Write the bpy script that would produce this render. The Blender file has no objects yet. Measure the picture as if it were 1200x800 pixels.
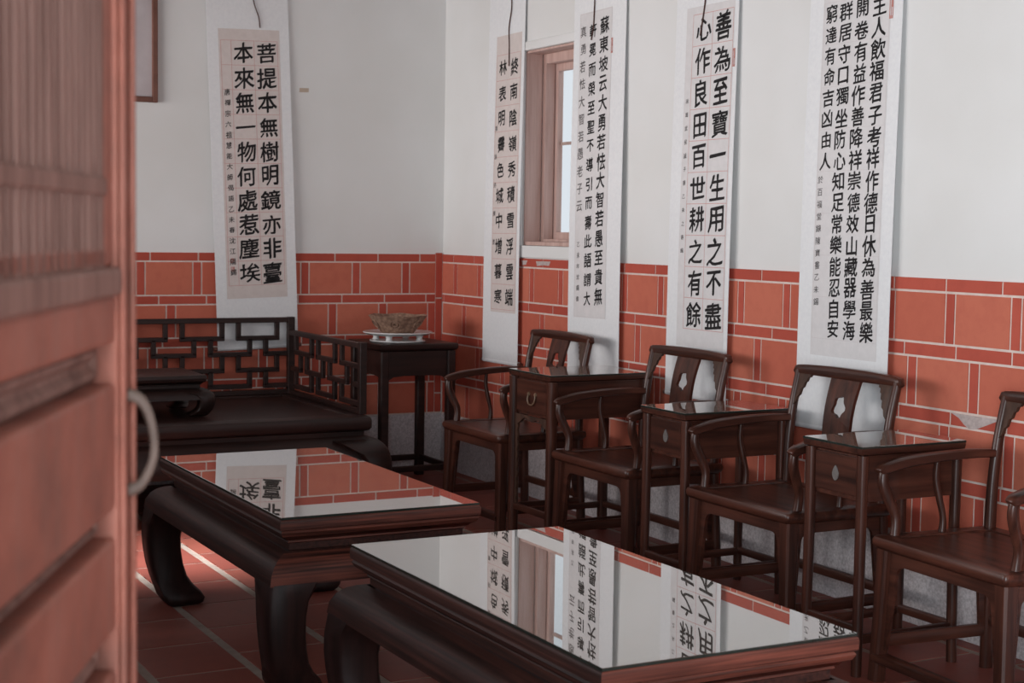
import bpy, bmesh, math, random
from mathutils import Vector, Matrix, noise

random.seed(7)
SC = bpy.context.scene
COL = SC.collection

# ------------------------------------------------------------------ camera, world, lights, exposure
F_PX = 1806.33
YAW, PITCH, ROLL = 0.48899, 0.072148, 0.015325
CAM = Vector((7.998, -3.8, 1.3703))
_F = Vector((-math.cos(YAW)*math.cos(PITCH), math.sin(YAW)*math.cos(PITCH), -math.sin(PITCH)))
_R = _F.cross(Vector((0, 0, 1))).normalized()
_U = _R.cross(_F)
R_ = _R*math.cos(ROLL) + _U*math.sin(ROLL)
U_ = -_R*math.sin(ROLL) + _U*math.cos(ROLL)
cd = bpy.data.cameras.new('camera')
cam = bpy.data.objects.new('camera', cd)
COL.objects.link(cam)
cd.sensor_width = 22.3
cd.lens = F_PX*22.3/1200.0
M = Matrix((R_, U_, -_F)).transposed().to_4x4()
M.translation = CAM
cam.matrix_world = M
cd.clip_start = 0.05
cd.dof.use_dof = True
cd.dof.focus_distance = 5.2
cd.dof.aperture_fstop = 5.6
SC.camera = cam

SC.view_settings.view_transform = 'Standard'
SC.view_settings.look = 'None'
SC.view_settings.exposure = 0.0
SC.view_settings.gamma = 1.0
SC.view_settings.use_curve_mapping = False

w = bpy.data.worlds.new('world')
SC.world = w
w.use_nodes = True
w.node_tree.nodes['Background'].inputs['Color'].default_value = (0.88, 0.93, 1.0, 1)
w.node_tree.nodes['Background'].inputs['Strength'].default_value = 0.95


def area(name, loc, target, sx, sy, power, color):
    ld = bpy.data.lights.new(name, 'AREA')
    ld.shape = 'RECTANGLE'
    ld.size, ld.size_y = sx, sy
    ld.energy = power
    ld.color = color
    o = bpy.data.objects.new(name, ld)
    COL.objects.link(o)
    o.location = loc
    d = Vector(target) - Vector(loc)
    o.rotation_euler = d.to_track_quat('-Z', 'Y').to_euler()
    return o


# daylight through the openings of the front wall (behind the camera), with an added fill from the end wall
area('daylight_courtyard', (1.5, -6.5, 1.5), (1.5, 0, 1.5), 5.0, 1.6, 290, (1.0, 0.965, 0.95))
area('daylight_sky_over_sill', (1.75, -5.25, 3.6), (1.95, -1.85, 0), 0.8, 0.6, 17, (0.95, 0.98, 1.0)).data.spread = math.radians(20)
area('daylight_doorway', (8.2, -4.20, 1.35), (6.6, 0, 1.2), 1.5, 2.1, 190, (0.84, 0.945, 1.0))
area('fill_end_opening', (10.15, -1.6, 1.45), (4.0, -0.6, 1.0), 2.0, 2.0, 15, (0.97, 0.98, 1.0))  # weak fill added to brighten faces turned towards the end wall

# ------------------------------------------------------------------ materials


def srgb(r, g, b):
    def f(c):
        c /= 255.0
        return c/12.92 if c <= 0.04045 else ((c+0.055)/1.055)**2.4
    return (f(r), f(g), f(b), 1)


def mat(name, rough=0.5, spec=0.5):
    m = bpy.data.materials.new(name)
    m.use_nodes = True
    nt = m.node_tree
    b = nt.nodes['Principled BSDF']
    b.inputs['Roughness'].default_value = rough
    b.inputs['Specular IOR Level'].default_value = spec
    return m, nt, b


def ramp(nt, fac, stops):
    r = nt.nodes.new('ShaderNodeValToRGB')
    e = r.color_ramp.elements
    e[0].position, e[0].color = stops[0]
    e[1].position, e[1].color = stops[1]
    for p, c in stops[2:]:
        x = e.new(p)
        x.color = c
    nt.links.new(fac, r.inputs[0])
    return r.outputs[0]


def coords(nt, scale=(1, 1, 1), kind='Object'):
    t = nt.nodes.new('ShaderNodeTexCoord')
    mp = nt.nodes.new('ShaderNodeMapping')
    mp.inputs['Scale'].default_value = scale
    nt.links.new(t.outputs[kind], mp.inputs[0])
    return mp.outputs[0]


def noise_tex(nt, vec, scale, detail=4, rough=0.55):
    n = nt.nodes.new('ShaderNodeTexNoise')
    n.inputs['Scale'].default_value = scale
    n.inputs['Detail'].default_value = detail
    n.inputs['Roughness'].default_value = rough
    nt.links.new(vec, n.inputs['Vector'])
    return n.outputs[0]


def mix(nt, a, b, fac, mode='MIX'):
    m = nt.nodes.new('ShaderNodeMix')
    m.data_type = 'RGBA'
    m.blend_type = mode
    for s, v in ((m.inputs[6], a), (m.inputs[7], b)):
        if hasattr(v, 'is_output'):
            nt.links.new(v, s)
        else:
            s.default_value = v
    if hasattr(fac, 'is_output'):
        nt.links.new(fac, m.inputs[0])
    else:
        m.inputs[0].default_value = fac
    return m.outputs[2]


def bump(nt, b, h, strength=0.2, dist=0.004):
    n = nt.nodes.new('ShaderNodeBump')
    n.inputs['Strength'].default_value = strength
    n.inputs['Distance'].default_value = dist
    nt.links.new(h, n.inputs['Height'])
    nt.links.new(n.outputs[0], b.inputs['Normal'])


def wood(name, dark, light, axis='x', rough=0.30, spec=0.36, sc=None):
    m, nt, b = mat(name, rough, spec)
    sc = sc or {'x': (1.2, 22, 22), 'y': (22, 1.2, 22), 'z': (22, 22, 1.2)}[axis]
    v = coords(nt, sc)
    n = noise_tex(nt, v, 1.6, 6, 0.62)
    c = ramp(nt, n, [(0.32, dark), (0.68, light)])
    v2 = coords(nt, (3, 3, 3))
    n2 = noise_tex(nt, v2, 1.0, 2)
    c = mix(nt, c, (dark[0]*0.8, dark[1]*0.8, dark[2]*0.8, 1), ramp(nt, n2, [(0.4, (0, 0, 0, 1)), (0.75, (0.6, 0.6, 0.6, 1))]))
    nt.links.new(c, b.inputs['Base Color'])
    bump(nt, b, n, 0.08, 0.002)
    return m


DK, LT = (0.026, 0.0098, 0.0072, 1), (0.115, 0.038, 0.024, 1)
W_X = wood('dark_wood_grain_across', DK, LT, 'x')
W_Y = wood('dark_wood_grain_deep', DK, LT, 'y')
W_Z = wood('dark_wood_grain_upright', DK, LT, 'z')
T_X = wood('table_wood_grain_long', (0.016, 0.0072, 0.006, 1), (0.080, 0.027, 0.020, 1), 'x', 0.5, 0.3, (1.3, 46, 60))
T_Y = wood('table_wood_grain_short_lit', (0.022, 0.0085, 0.0068, 1), (0.235, 0.068, 0.045, 1), 'y', 0.45, 0.3, (46, 1.3, 60))  # end boards coloured lighter, standing in for light on the table ends
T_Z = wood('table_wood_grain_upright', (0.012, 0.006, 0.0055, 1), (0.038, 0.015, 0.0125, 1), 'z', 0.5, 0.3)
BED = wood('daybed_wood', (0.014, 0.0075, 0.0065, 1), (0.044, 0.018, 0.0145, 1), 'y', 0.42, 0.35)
CARVE = wood('carved_wood', (0.030, 0.013, 0.009, 1), (0.10, 0.048, 0.030, 1), 'z', 0.5)


def plaster():
    m, nt, b = mat('white_plaster', 0.85, 0.2)
    v = coords(nt)
    n = noise_tex(nt, v, 1.3, 3)
    n2 = noise_tex(nt, v, 26, 4, 0.7)
    c = ramp(nt, n, [(0.3, (0.76, 0.75, 0.73, 1)), (0.7, (0.83, 0.825, 0.82, 1))])
    c = mix(nt, c, (0.70, 0.66, 0.62, 1), ramp(nt, n2, [(0.6, (0, 0, 0, 1)), (0.85, (0.25, 0.25, 0.25, 1))]))
    nt.links.new(c, b.inputs['Base Color'])
    bump(nt, b, n2, 0.15, 0.004)
    return m


PLASTER = plaster()


def simple(name, c1, c2, scale=8, rough=0.7, spec=0.3, bmp=0.0, sc3=(1, 1, 1)):
    m, nt, b = mat(name, rough, spec)
    v = coords(nt, sc3)
    n = noise_tex(nt, v, scale, 5, 0.6)
    nt.links.new(ramp(nt, n, [(0.3, c1), (0.7, c2)]), b.inputs['Base Color'])
    if bmp:
        bump(nt, b, n, bmp, 0.003)
    return m


def tile_mat(name, c1, c2, dirt, rough=0.55, spec=0.35):
    m, nt, b = mat(name, rough, spec)
    g = nt.nodes.new('ShaderNodeNewGeometry')
    c = ramp(nt, g.outputs['Random Per Island'], [(0.0, c1), (1.0, c2)])
    v = coords(nt)
    n = noise_tex(nt, v, 14, 5, 0.65)
    c = mix(nt, c, dirt, ramp(nt, n, [(0.45, (0, 0, 0, 1)), (0.8, (0.5, 0.5, 0.5, 1))]))
    nt.links.new(c, b.inputs['Base Color'])
    bump(nt, b, n, 0.12, 0.002)
    return m


TILE_BIG = tile_mat('terracotta_face_brick', (0.53, 0.125, 0.078, 1), (0.62, 0.185, 0.118, 1), (0.46, 0.105, 0.07, 1), 0.7, 0.2)
TILE_SMALL = tile_mat('terracotta_edge_brick', (0.45, 0.080, 0.053, 1), (0.53, 0.105, 0.070, 1), (0.38, 0.07, 0.05, 1), 0.7, 0.2)
GROUT = simple('pale_grout', (0.66, 0.53, 0.47, 1), (0.78, 0.66, 0.60, 1), 20, 0.85, 0.2)
FLOOR_TILE = tile_mat('terracotta_floor_tile', (0.22, 0.055, 0.040, 1), (0.28, 0.078, 0.054, 1), (0.16, 0.055, 0.042, 1), 0.5, 0.35)
FLOOR_GROUT = simple('floor_grout', (0.27, 0.21, 0.175, 1), (0.36, 0.285, 0.24, 1), 18, 0.85, 0.2)
PAPER = simple('scroll_mount_paper', (0.80, 0.80, 0.815, 1), (0.86, 0.86, 0.865, 1), 60, 0.75, 0.25, 0.05)
SHEET = simple('scroll_writing_paper', (0.70, 0.675, 0.675, 1), (0.765, 0.735, 0.735, 1), 30, 0.8, 0.2)
SHEET_PINK = simple('scroll_writing_paper_pinkish', (0.68, 0.60, 0.57, 1), (0.74, 0.66, 0.63, 1), 30, 0.8, 0.2)
INK = simple('brush_ink', (0.010, 0.009, 0.010, 1), (0.03, 0.026, 0.027, 1), 20, 0.7, 0.2)
INK_PALE = simple('diluted_brush_ink', (0.10, 0.09, 0.09, 1), (0.20, 0.18, 0.18, 1), 20, 0.7, 0.2)
RED_LINE = simple('faint_red_ruling', (0.60, 0.30, 0.28, 1), (0.66, 0.38, 0.36, 1), 20, 0.8, 0.2)
PALE_LINE = simple('faint_grey_ruling', (0.60, 0.54, 0.54, 1), (0.66, 0.60, 0.60, 1), 20, 0.8, 0.2)
SEAL = simple('red_seal_ink', (0.50, 0.20, 0.17, 1), (0.62, 0.33, 0.30, 1), 90, 0.8, 0.2)
CORD = simple('brown_cord', (0.07, 0.035, 0.03, 1), (0.12, 0.06, 0.05, 1), 40, 0.8, 0.2)
CERAMIC = simple('white_glazed_ceramic', (0.72, 0.71, 0.70, 1), (0.80, 0.79, 0.78, 1), 12, 0.2, 0.5)
WIN_WOOD = simple('pinkish_window_wood', (0.48, 0.30, 0.255, 1), (0.66, 0.47, 0.42, 1), 3, 0.6, 0.3, 0.05, (9, 9, 0.7))
FRAME_WOOD = simple('picture_frame_wood', (0.13, 0.05, 0.035, 1), (0.20, 0.085, 0.06, 1), 12, 0.45, 0.4)
PICTURE = simple('pale_picture_sheet', (0.50, 0.44, 0.45, 1), (0.60, 0.54, 0.55, 1), 6, 0.6, 0.3)
IRON = simple('aged_iron', (0.085, 0.058, 0.047, 1), (0.15, 0.105, 0.086, 1), 30, 0.6, 0.3, 0.1)
PEWTER = simple('dull_pewter_pull', (0.13, 0.115, 0.11, 1), (0.20, 0.18, 0.17, 1), 30, 0.45, 0.5)
BRASS = simple('dark_brass', (0.14, 0.085, 0.05, 1), (0.22, 0.14, 0.085, 1), 30, 0.4, 0.5)
CHIP = simple('bare_mortar', (0.42, 0.34, 0.32, 1), (0.60, 0.50, 0.48, 1), 60, 0.9, 0.1, 0.4)
CEIL = simple('ceiling_boards', (0.16, 0.10, 0.08, 1), (0.22, 0.145, 0.115, 1), 4, 0.8, 0.2)
PARTITION = simple('dark_timber_partition', (0.07, 0.035, 0.028, 1), (0.12, 0.06, 0.045, 1), 4, 0.7, 0.2)
PEBBLE = simple('pebble_dash_render', (0.46, 0.41, 0.415, 1), (0.78, 0.72, 0.73, 1), 110, 0.95, 0.1, 0.5)
TAPE = simple('yellowed_tape', (0.50, 0.40, 0.32, 1), (0.56, 0.45, 0.36, 1), 10, 0.7, 0.2)


def door_paint():
    m, nt, b = mat('faded_red_door_paint', 0.62, 0.3)
    v = coords(nt, (3, 3, 3))
    n = noise_tex(nt, v, 2.2, 6, 0.68)
    c = ramp(nt, n, [(0.30, (0.17, 0.068, 0.050, 1)), (0.52, (0.30, 0.105, 0.073, 1)), (0.75, (0.38, 0.155, 0.115, 1))])
    v2 = coords(nt, (30, 30, 2.0))
    n2 = noise_tex(nt, v2, 1.5, 5, 0.6)
    c = mix(nt, c, (0.23, 0.125, 0.10, 1), ramp(nt, n2, [(0.48, (0, 0, 0, 1)), (0.75, (0.55, 0.55, 0.55, 1))]))
    nt.links.new(c, b.inputs['Base Color'])
    bump(nt, b, n2, 0.15, 0.002)
    return m


DOOR = door_paint()
DOOR_WEATHERED = simple('weathered_door_wood', (0.15, 0.078, 0.062, 1), (0.30, 0.175, 0.145, 1), 3, 0.7, 0.25, 0.1, (14, 14, 1.5))


def bowl_mat():
    m, nt, b = mat('carved_tan_bowl', 0.6, 0.3)
    v = coords(nt)
    vo = nt.nodes.new('ShaderNodeTexVoronoi')
    vo.inputs['Scale'].default_value = 55
    nt.links.new(v, vo.inputs['Vector'])
    c = ramp(nt, vo.outputs['Distance'], [(0.1, (0.40, 0.25, 0.175, 1)), (0.9, (0.19, 0.11, 0.078, 1))])
    nt.links.new(c, b.inputs['Base Color'])
    bump(nt, b, vo.outputs['Distance'], 0.6, 0.004)
    return m


BOWL = bowl_mat()


def glass_mat(name, ior, tint, gain=1.0, dust=0.0):
    m = bpy.data.materials.new(name)
    m.use_nodes = True
    nt = m.node_tree
    nt.nodes.clear()
    out = nt.nodes.new('ShaderNodeOutputMaterial')
    fr = nt.nodes.new('ShaderNodeFresnel')
    fr.inputs['IOR'].default_value = ior
    gl = nt.nodes.new('ShaderNodeBsdfGlossy')
    gl.inputs['Roughness'].default_value = 0.006
    gl.inputs['Color'].default_value = (1, 1, 1, 1)
    tr = nt.nodes.new('ShaderNodeBsdfTransparent')
    tr.inputs['Color'].default_value = tint
    mx = nt.nodes.new('ShaderNodeMixShader')
    mu = nt.nodes.new('ShaderNodeMath')
    mu.operation = 'MULTIPLY'
    mu.use_clamp = True
    mu.inputs[1].default_value = gain
    nt.links.new(fr.outputs[0], mu.inputs[0])
    ge = nt.nodes.new('ShaderNodeNewGeometry')     # only the entering face mirrors
    inv = nt.nodes.new('ShaderNodeMath')
    inv.operation = 'SUBTRACT'
    inv.inputs[0].default_value = 1.0
    nt.links.new(ge.outputs['Backfacing'], inv.inputs[1])
    fm = nt.nodes.new('ShaderNodeMath')
    fm.operation = 'MULTIPLY'
    nt.links.new(mu.outputs[0], fm.inputs[0])
    nt.links.new(inv.outputs[0], fm.inputs[1])
    nt.links.new(fm.outputs[0], mx.inputs[0])
    nt.links.new(tr.outputs[0], mx.inputs[1])
    nt.links.new(gl.outputs[0], mx.inputs[2])
    if dust:
        df = nt.nodes.new('ShaderNodeBsdfDiffuse')
        df.inputs['Color'].default_value = (0.42, 0.37, 0.32, 1)
        mx2 = nt.nodes.new('ShaderNodeMixShader')
        mx2.inputs[0].default_value = dust
        nt.links.new(mx.outputs[0], mx2.inputs[1])
        nt.links.new(df.outputs[0], mx2.inputs[2])
        mx = mx2
    nt.links.new(mx.outputs[0], out.inputs[0])
    return m


GLASS = glass_mat('table_plate_glass', 1.9, (0.75, 0.80, 0.77, 1), 2.15, 0.14)
GLASS_EDGE = simple('dark_glass_edge', (0.012, 0.018, 0.015, 1), (0.022, 0.032, 0.027, 1), 20, 0.25, 0.5)
PANE = glass_mat('window_pane_glass', 1.5, (0.95, 0.97, 0.97, 1))

# ------------------------------------------------------------------ mesh helpers


def link(name, bm, m, parent=None, smooth=None, bevel=0.0, loc=(0, 0, 0)):
    bmesh.ops.recalc_face_normals(bm, faces=bm.faces)
    me = bpy.data.meshes.new(name)
    bm.to_mesh(me)
    bm.free()
    for mm in (m if isinstance(m, (list, tuple)) else [m]):
        me.materials.append(mm)
    o = bpy.data.objects.new(name, me)
    COL.objects.link(o)
    o.location = loc
    if parent:
        o.parent = parent
    if smooth:
        for p in me.polygons:
            p.use_smooth = True
        me.set_sharp_from_angle(angle=math.radians(smooth))
    if bevel:
        md = o.modifiers.new('edge_rounding', 'BEVEL')
        md.width = bevel
        md.segments = 2
        md.limit_method = 'ANGLE'
        md.angle_limit = math.radians(40)
    return o


def thing(name, label, cat, loc=(0, 0, 0), rz=0.0, group=None):
    o = bpy.data.objects.new(name, None)
    COL.objects.link(o)
    o.location = loc
    o.rotation_euler = (0, 0, rz)
    o.empty_display_size = 0.1
    o['label'] = label
    o['category'] = cat
    if group:
        o['group'] = group
    return o


def tag(o, label, cat, group=None):
    o['label'] = label
    o['category'] = cat
    if group:
        o['group'] = group
    return o


def struct(o):
    o['kind'] = 'structure'
    return o


def copy_tree(o, parent=None):
    c = o.copy()
    COL.objects.link(c)
    if parent:
        c.parent = parent
    for ch in list(o.children):
        copy_tree(ch, c)
    return c


def box(bm, x0, x1, y0, y1, z0, z1, mi=0):
    v = [bm.verts.new(p) for p in ((x0, y0, z0), (x1, y0, z0), (x1, y1, z0), (x0, y1, z0),
                                   (x0, y0, z1), (x1, y0, z1), (x1, y1, z1), (x0, y1, z1))]
    for f in ((0, 3, 2, 1), (4, 5, 6, 7), (0, 1, 5, 4), (1, 2, 6, 5), (2, 3, 7, 6), (3, 0, 4, 7)):
        fc = bm.faces.new([v[i] for i in f])
        fc.material_index = mi
    return v


def rloft(bm, x0, x1, y0, y1, prof, cap0=True, cap1=True, r=0.0, n=4):
    """stack of (optionally corner-rounded) rectangles: prof = [(z, inset)...]"""
    rings = []
    for z, i in prof:
        a0, a1, b0, b1 = x0+i, x1-i, y0+i, y1-i
        pts = []
        if r <= 0:
            pts = [(a0, b0), (a1, b0), (a1, b1), (a0, b1)]
        else:
            for (cx, cy, s) in ((a0+r, b0+r, 180), (a1-r, b0+r, 270), (a1-r, b1-r, 0), (a0+r, b1-r, 90)):
                for k in range(n+1):
                    t = math.radians(s+90*k/n)
                    pts.append((cx+r*math.cos(t), cy+r*math.sin(t)))
        rings.append([bm.verts.new((x, y, z)) for x, y in pts])
    for a, b in zip(rings, rings[1:]):
        m = len(a)
        for k in range(m):
            bm.faces.new((a[k], a[(k+1) % m], b[(k+1) % m], b[k]))
    if cap0:
        bm.faces.new(rings[0])
    if cap1:
        bm.faces.new(rings[-1])
    return rings


def catmull(pts, sub):
    P = [Vector(p) for p in pts]
    if sub <= 1 or len(P) < 3:
        return P
    out = []
    for i in range(len(P)-1):
        p0, p1, p2, p3 = P[max(i-1, 0)], P[i], P[i+1], P[min(i+2, len(P)-1)]
        for k in range(sub):
            t = k/sub
            out.append(0.5*((2*p1)+(p2-p0)*t+(2*p0-5*p1+4*p2-p3)*t*t+(3*p1-p0-3*p2+p3)*t*t*t))
    out.append(P[-1])
    return out


def sweep(bm, pts, size, side=(1, 0, 0), shape='round', sub=4, seg=10, cap=True):
    """sweep an ellipse / rounded rectangle along pts; size = (w, d) or list of them (half sizes)"""
    n0 = len(pts)
    P = catmull(pts, sub)
    n = len(P)
    if isinstance(size, tuple):
        S = [size]*n
    else:
        S = []
        for i in range(n):
            t = i*(n0-1)/(n-1)
            k = min(int(t), n0-2)
            f = t-k
            S.append((size[k][0]*(1-f)+size[k+1][0]*f, size[k][1]*(1-f)+size[k+1][1]*f))
    side = Vector(side)
    rings = []
    for i in range(n):
        tan = (P[min(i+1, n-1)]-P[max(i-1, 0)]).normalized()
        a = (side-tan*side.dot(tan)).normalized()
        b = tan.cross(a)
        ring = []
        if shape == 'round':
            for k in range(seg):
                t = 2*math.pi*k/seg
                ring.append((math.cos(t), math.sin(t)))
        else:
            q = 0.72
            ring = [(-q, -1), (q, -1), (1, -q), (1, q), (q, 1), (-q, 1), (-1, q), (-1, -q)]
        rings.append([bm.verts.new(P[i]+a*(u*S[i][0])+b*(v*S[i][1])) for u, v in ring])
    for r0, r1 in zip(rings, rings[1:]):
        m = len(r0)
        for k in range(m):
            bm.faces.new((r0[k], r0[(k+1) % m], r1[(k+1) % m], r1[k]))
    if cap:
        bm.faces.new(rings[0])
        bm.faces.new(rings[-1])


def plate(bm, outer, holes, fmap):
    """flat shape with holes given thickness: fmap(u, v, 0|1) -> 3D"""
    tmp = bmesh.new()
    loops = [outer]+list(holes)
    edges = []
    tv = []
    for lp in loops:
        vs = [tmp.verts.new((u, v, 0)) for u, v in lp]
        tv.append(vs)
        edges += [tmp.edges.new((vs[i], vs[(i+1) % len(vs)])) for i in range(len(vs))]
    bmesh.ops.triangle_fill(tmp, edges=edges, use_beauty=True)
    tmp.verts.index_update()
    uv = [(v.co.x, v.co.y) for v in tmp.verts]
    tris = [[v.index for v in f.verts] for f in tmp.faces]
    lidx = [[v.index for v in vs] for vs in tv]
    tmp.free()
    A = [bm.verts.new(fmap(u, v, 0)) for u, v in uv]
    B = [bm.verts.new(fmap(u, v, 1)) for u, v in uv]
    for t in tris:
        bm.faces.new([A[i] for i in t])
        bm.faces.new([B[i] for i in reversed(t)])
    for lp in lidx:
        for i in range(len(lp)):
            a, b = lp[i], lp[(i+1) % len(lp)]
            bm.faces.new((A[a], A[b], B[b], B[a]))


def lathe(bm, prof, seg=24, center=(0, 0)):
    rings = []
    for r, z in prof:
        rings.append([bm.verts.new((center[0]+r*math.cos(2*math.pi*k/seg), center[1]+r*math.sin(2*math.pi*k/seg), z)) for k in range(seg)])
    for a, b in zip(rings, rings[1:]):
        for k in range(seg):
            bm.faces.new((a[k], a[(k+1) % seg], b[(k+1) % seg], b[k]))
    bm.faces.new(rings[0])
    bm.faces.new(rings[-1])


# ------------------------------------------------------------------ room shell
ROOM_X, ROOM_Y, ROOM_H = 10.2, -3.75, 3.3
WX0, WX1, WZ0, WZ1 = 0.955, 1.56, 1.292, 2.287     # window opening in the right wall

bm = bmesh.new()   # right wall with the window hole
box(bm, -0.3, WX0, 0, 0.20, 0, ROOM_H)
box(bm, WX1, ROOM_X+0.2, 0, 0.20, 0, ROOM_H)
box(bm, WX0, WX1, 0, 0.20, 0, WZ0)
box(bm, WX0, WX1, 0, 0.20, WZ1, ROOM_H)
struct(link('wall_right', bm, PLASTER))
bm = bmesh.new()
box(bm, -0.3, 0, -3.95, 0, 0, ROOM_H)
struct(link('wall_back', bm, PLASTER))
bm = bmesh.new()   # front wall (behind and left of the camera): window opening and doorway
y0, y1 = ROOM_Y-0.2, ROOM_Y
box(bm, -0.3, 0.1, y0, y1, 0, ROOM_H)
box(bm, 0.1, 2.0, y0, y1, 0, 1.05)
box(bm, 0.1, 0.95, y0, y1, 2.45, ROOM_H)
box(bm, 0.95, 2.0, y0, y1, 2.35, ROOM_H)
box(bm, 2.0, 2.5, y0, y1, 0, ROOM_H)
box(bm, 2.5, 5.6, y0, y1, 0, 1.05)
box(bm, 2.5, 5.6, y0, y1, 2.45, ROOM_H)
box(bm, 5.6, 7.20, y0, y1, 0, ROOM_H)
box(bm, 7.20, 9.05, y0, y1, 2.45, ROOM_H)
box(bm, 9.05, ROOM_X+0.2, y0, y1, 0, ROOM_H)
struct(link('wall_front', bm, PARTITION))
bm = bmesh.new()   # end wall with a wide opening added for the fill light
x0, x1 = ROOM_X, ROOM_X+0.2
box(bm, x0, x1, ROOM_Y, -2.65, 0, ROOM_H)
box(bm, x0, x1, -0.55, 0, 0, ROOM_H)
box(bm, x0, x1, -2.65, -0.55, 0, 0.4)
box(bm, x0, x1, -2.65, -0.55, 2.5, ROOM_H)
struct(link('wall_end', bm, PLASTER))
bm = bmesh.new()
box(bm, -0.3, ROOM_X+0.2, -4.1, 0.32, ROOM_H, ROOM_H+0.15)
struct(link('ceiling', bm, CEIL))

# floor: mortar bed with terracotta tiles in running bond
bm = bmesh.new()
box(bm, -0.3, ROOM_X+0.2, -4.1, 0.32, -0.12, -0.002, 1)
row = 0
y = 0.0
PITCH_Y, PITCH_X = 0.3155, 0.336
yk = -1.97+0.3155*7
while yk > -4.1:
    ya, yb = yk-PITCH_Y+0.015, yk-0.015
    ya, yb = max(ya, -4.09), min(yb, -0.001)
    if yb-ya > 0.02:
        off = 1.437 if row % 2 == 0 else 1.437-0.5*PITCH_X
        k0 = -6
        for k in range(k0, 30):
            xa = off+k*PITCH_X+0.006
            xb = xa+PITCH_X-0.012
            xa, xb = max(xa, 0.001), min(xb, ROOM_X)
            if xb-xa > 0.02:
                box(bm, xa, xb, ya, yb, -0.01, 0.0)
    yk -= PITCH_Y
    row += 1
struct(link('floor', bm, [FLOOR_TILE, FLOOR_GROUT], bevel=0.002))

# brick wainscot
ROWS = [1.2255, 1.1794, 1.0005, 0.9509, 0.7748, 0.7248, 0.547, 0.497, 0.318]
G = 0.0042


def wainscot(name, u0, u1, to, rows_cfg, corner):
    bm = bmesh.new()

    def bb(a, b, z0, z1, mi, d=0.009):
        if b-a < 0.012:
            return
        to(bm, a, b, z0, z1, mi, d)
    to(bm, u0, u1, ROWS[-1]-0.004, ROWS[0]-0.001, 2, 0.006)
    for i in range(8):
        zt, zb = ROWS[i]-G*(0 if i == 0 else 1), ROWS[i+1]+G
        kind, ref, per, nar = rows_cfg[i]
        lo, hi = u0, u1
        if corner:
            lo, hi = (u0, -0.052) if corner < 0 else (u0, u1)
        k0 = int((lo-ref)/per)-2
        k1 = int((hi-ref)/per)+2
        for k in range(k0, k1+1):
            s = ref+k*per
            if kind == 't':
                bb(max(s+G, lo), min(s+per-G, hi), zb, zt, 1)
            else:
                bb(max(s+G, lo), min(s+nar-G, hi), zb, zt, 1)
                bb(max(s+nar+G, lo), min(s+per-G, hi), zb, zt, 0)
    if corner:
        z = ROWS[0]+0.012
        for zz in (0.975, 0.70, 0.43, ROWS[-1]):
            to(bm, -0.048, -0.010, zz+G, z-G, 1, 0.012)
            z = zz
    return bm


def to_B(bm, a, b, z0, z1, mi, d):
    box(bm, a, b, -d, 0.0, z0, z1, mi)


def to_A(bm, a, b, z0, z1, mi, d):
    box(bm, 0.0, d, a, b, z0, z1, mi)


cfgB = [('t', 3.773, .2585, 0), ('T', 4.331, .298, .045), ('t', 3.835, .2535, 0), ('T', 3.855, .2985, .046),
        ('t', 4.073, .257, 0), ('T', 4.022, .298, .046), ('t', 3.80, .257, 0), ('T', 3.90, .298, .046)]
cfgA = [('t', -.664, .2573, 0), ('T', -.863, .3015, .048), ('t', -.622, .2565, 0), ('T', -.702, .302, .050),
        ('t', -.60, .257, 0), ('T', -.80, .302, .048), ('t', -.6, .257, 0), ('T', -.7, .302, .048)]
bm = wainscot('trim_1', 0.012, ROOM_X-0.01, to_B, cfgB, 0)
# a brick broken out of the wall beside the rightmost chair, its bare mortar showing
zt, zb = ROWS[4]-0.004, ROWS[5]+0.004
pts = [(4.078, zt), (4.305, zt), (4.285, zt-0.008), (4.24, zt-0.026), (4.20, zt-0.042), (4.165, zt-0.046), (4.14, zt-0.034), (4.115, zt-0.014)]
plate(bm, pts, [], lambda u, v, s: (u, -0.0085-0.0015*s, v))
for f in bm.faces:
    pass
nf = len(bm.faces)
chip_start = nf
for f in list(bm.faces)[-(2*(len(pts)-2)+len(pts)):]:
    f.material_index = 3
# whitewash smear on the top course below the window
n_before = len(bm.faces)
for (a, b, c) in ((0.965, 1.03, 0.012), (1.12, 1.27, 0.02)):
    sm = [(a, 1.214), (b, 1.216), (b-0.015, 1.194), ((a+b)/2, 1.186+c*0.5), (a+0.01, 1.19)]
    n0 = len(bm.faces)
    plate(bm, sm, [], lambda u, v, s: (u, -0.0088-0.0006*s, v))
    for f in list(bm.faces)[n0:]:
        f.material_index = 3
bm.faces.index_update()
struct(link('trim_1', bm, [TILE_BIG, TILE_SMALL, GROUT, CHIP], bevel=0.0012))
bm = wainscot('trim_2', -3.745, -0.012, to_A, cfgA, -1)
struct(link('trim_2', bm, [TILE_BIG, TILE_SMALL, GROUT, CHIP], bevel=0.0012))

# rough pebble-dash band under the bricks
for nm, (x0, x1, y0, y1) in (('trim_3', (0.006, ROOM_X-0.01, -0.005, 0.0)), ('trim_4', (0.0, 0.005, -3.745, -0.006))):
    bm = bmesh.new()
    box(bm, x0, x1, y0, y1, 0.0005, ROWS[-1]-0.005)
    struct(link(nm, bm, PEBBLE))

# window in the right wall: white plaster surround, deep wooden frame with two rebated casings, pane
win = bpy.data.objects.new('window_1', None)
COL.objects.link(win)
win.location = (WX0, 0, WZ0)
struct(win)
WW, WH = WX1-WX0, WZ1-WZ0
bm = bmesh.new()
box(bm, -0.048, 0.0, -0.012, 0.0, -0.062, WH+0.045)
box(bm, WW, WW+0.048, -0.012, 0.0, -0.062, WH+0.045)
box(bm, 0, WW, -0.012, 0.0, WH, WH+0.045)
box(bm, 0, WW, -0.016, 0.0, -0.062, 0)
link('plaster_surround', bm, PLASTER, win, bevel=0.004)


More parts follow.
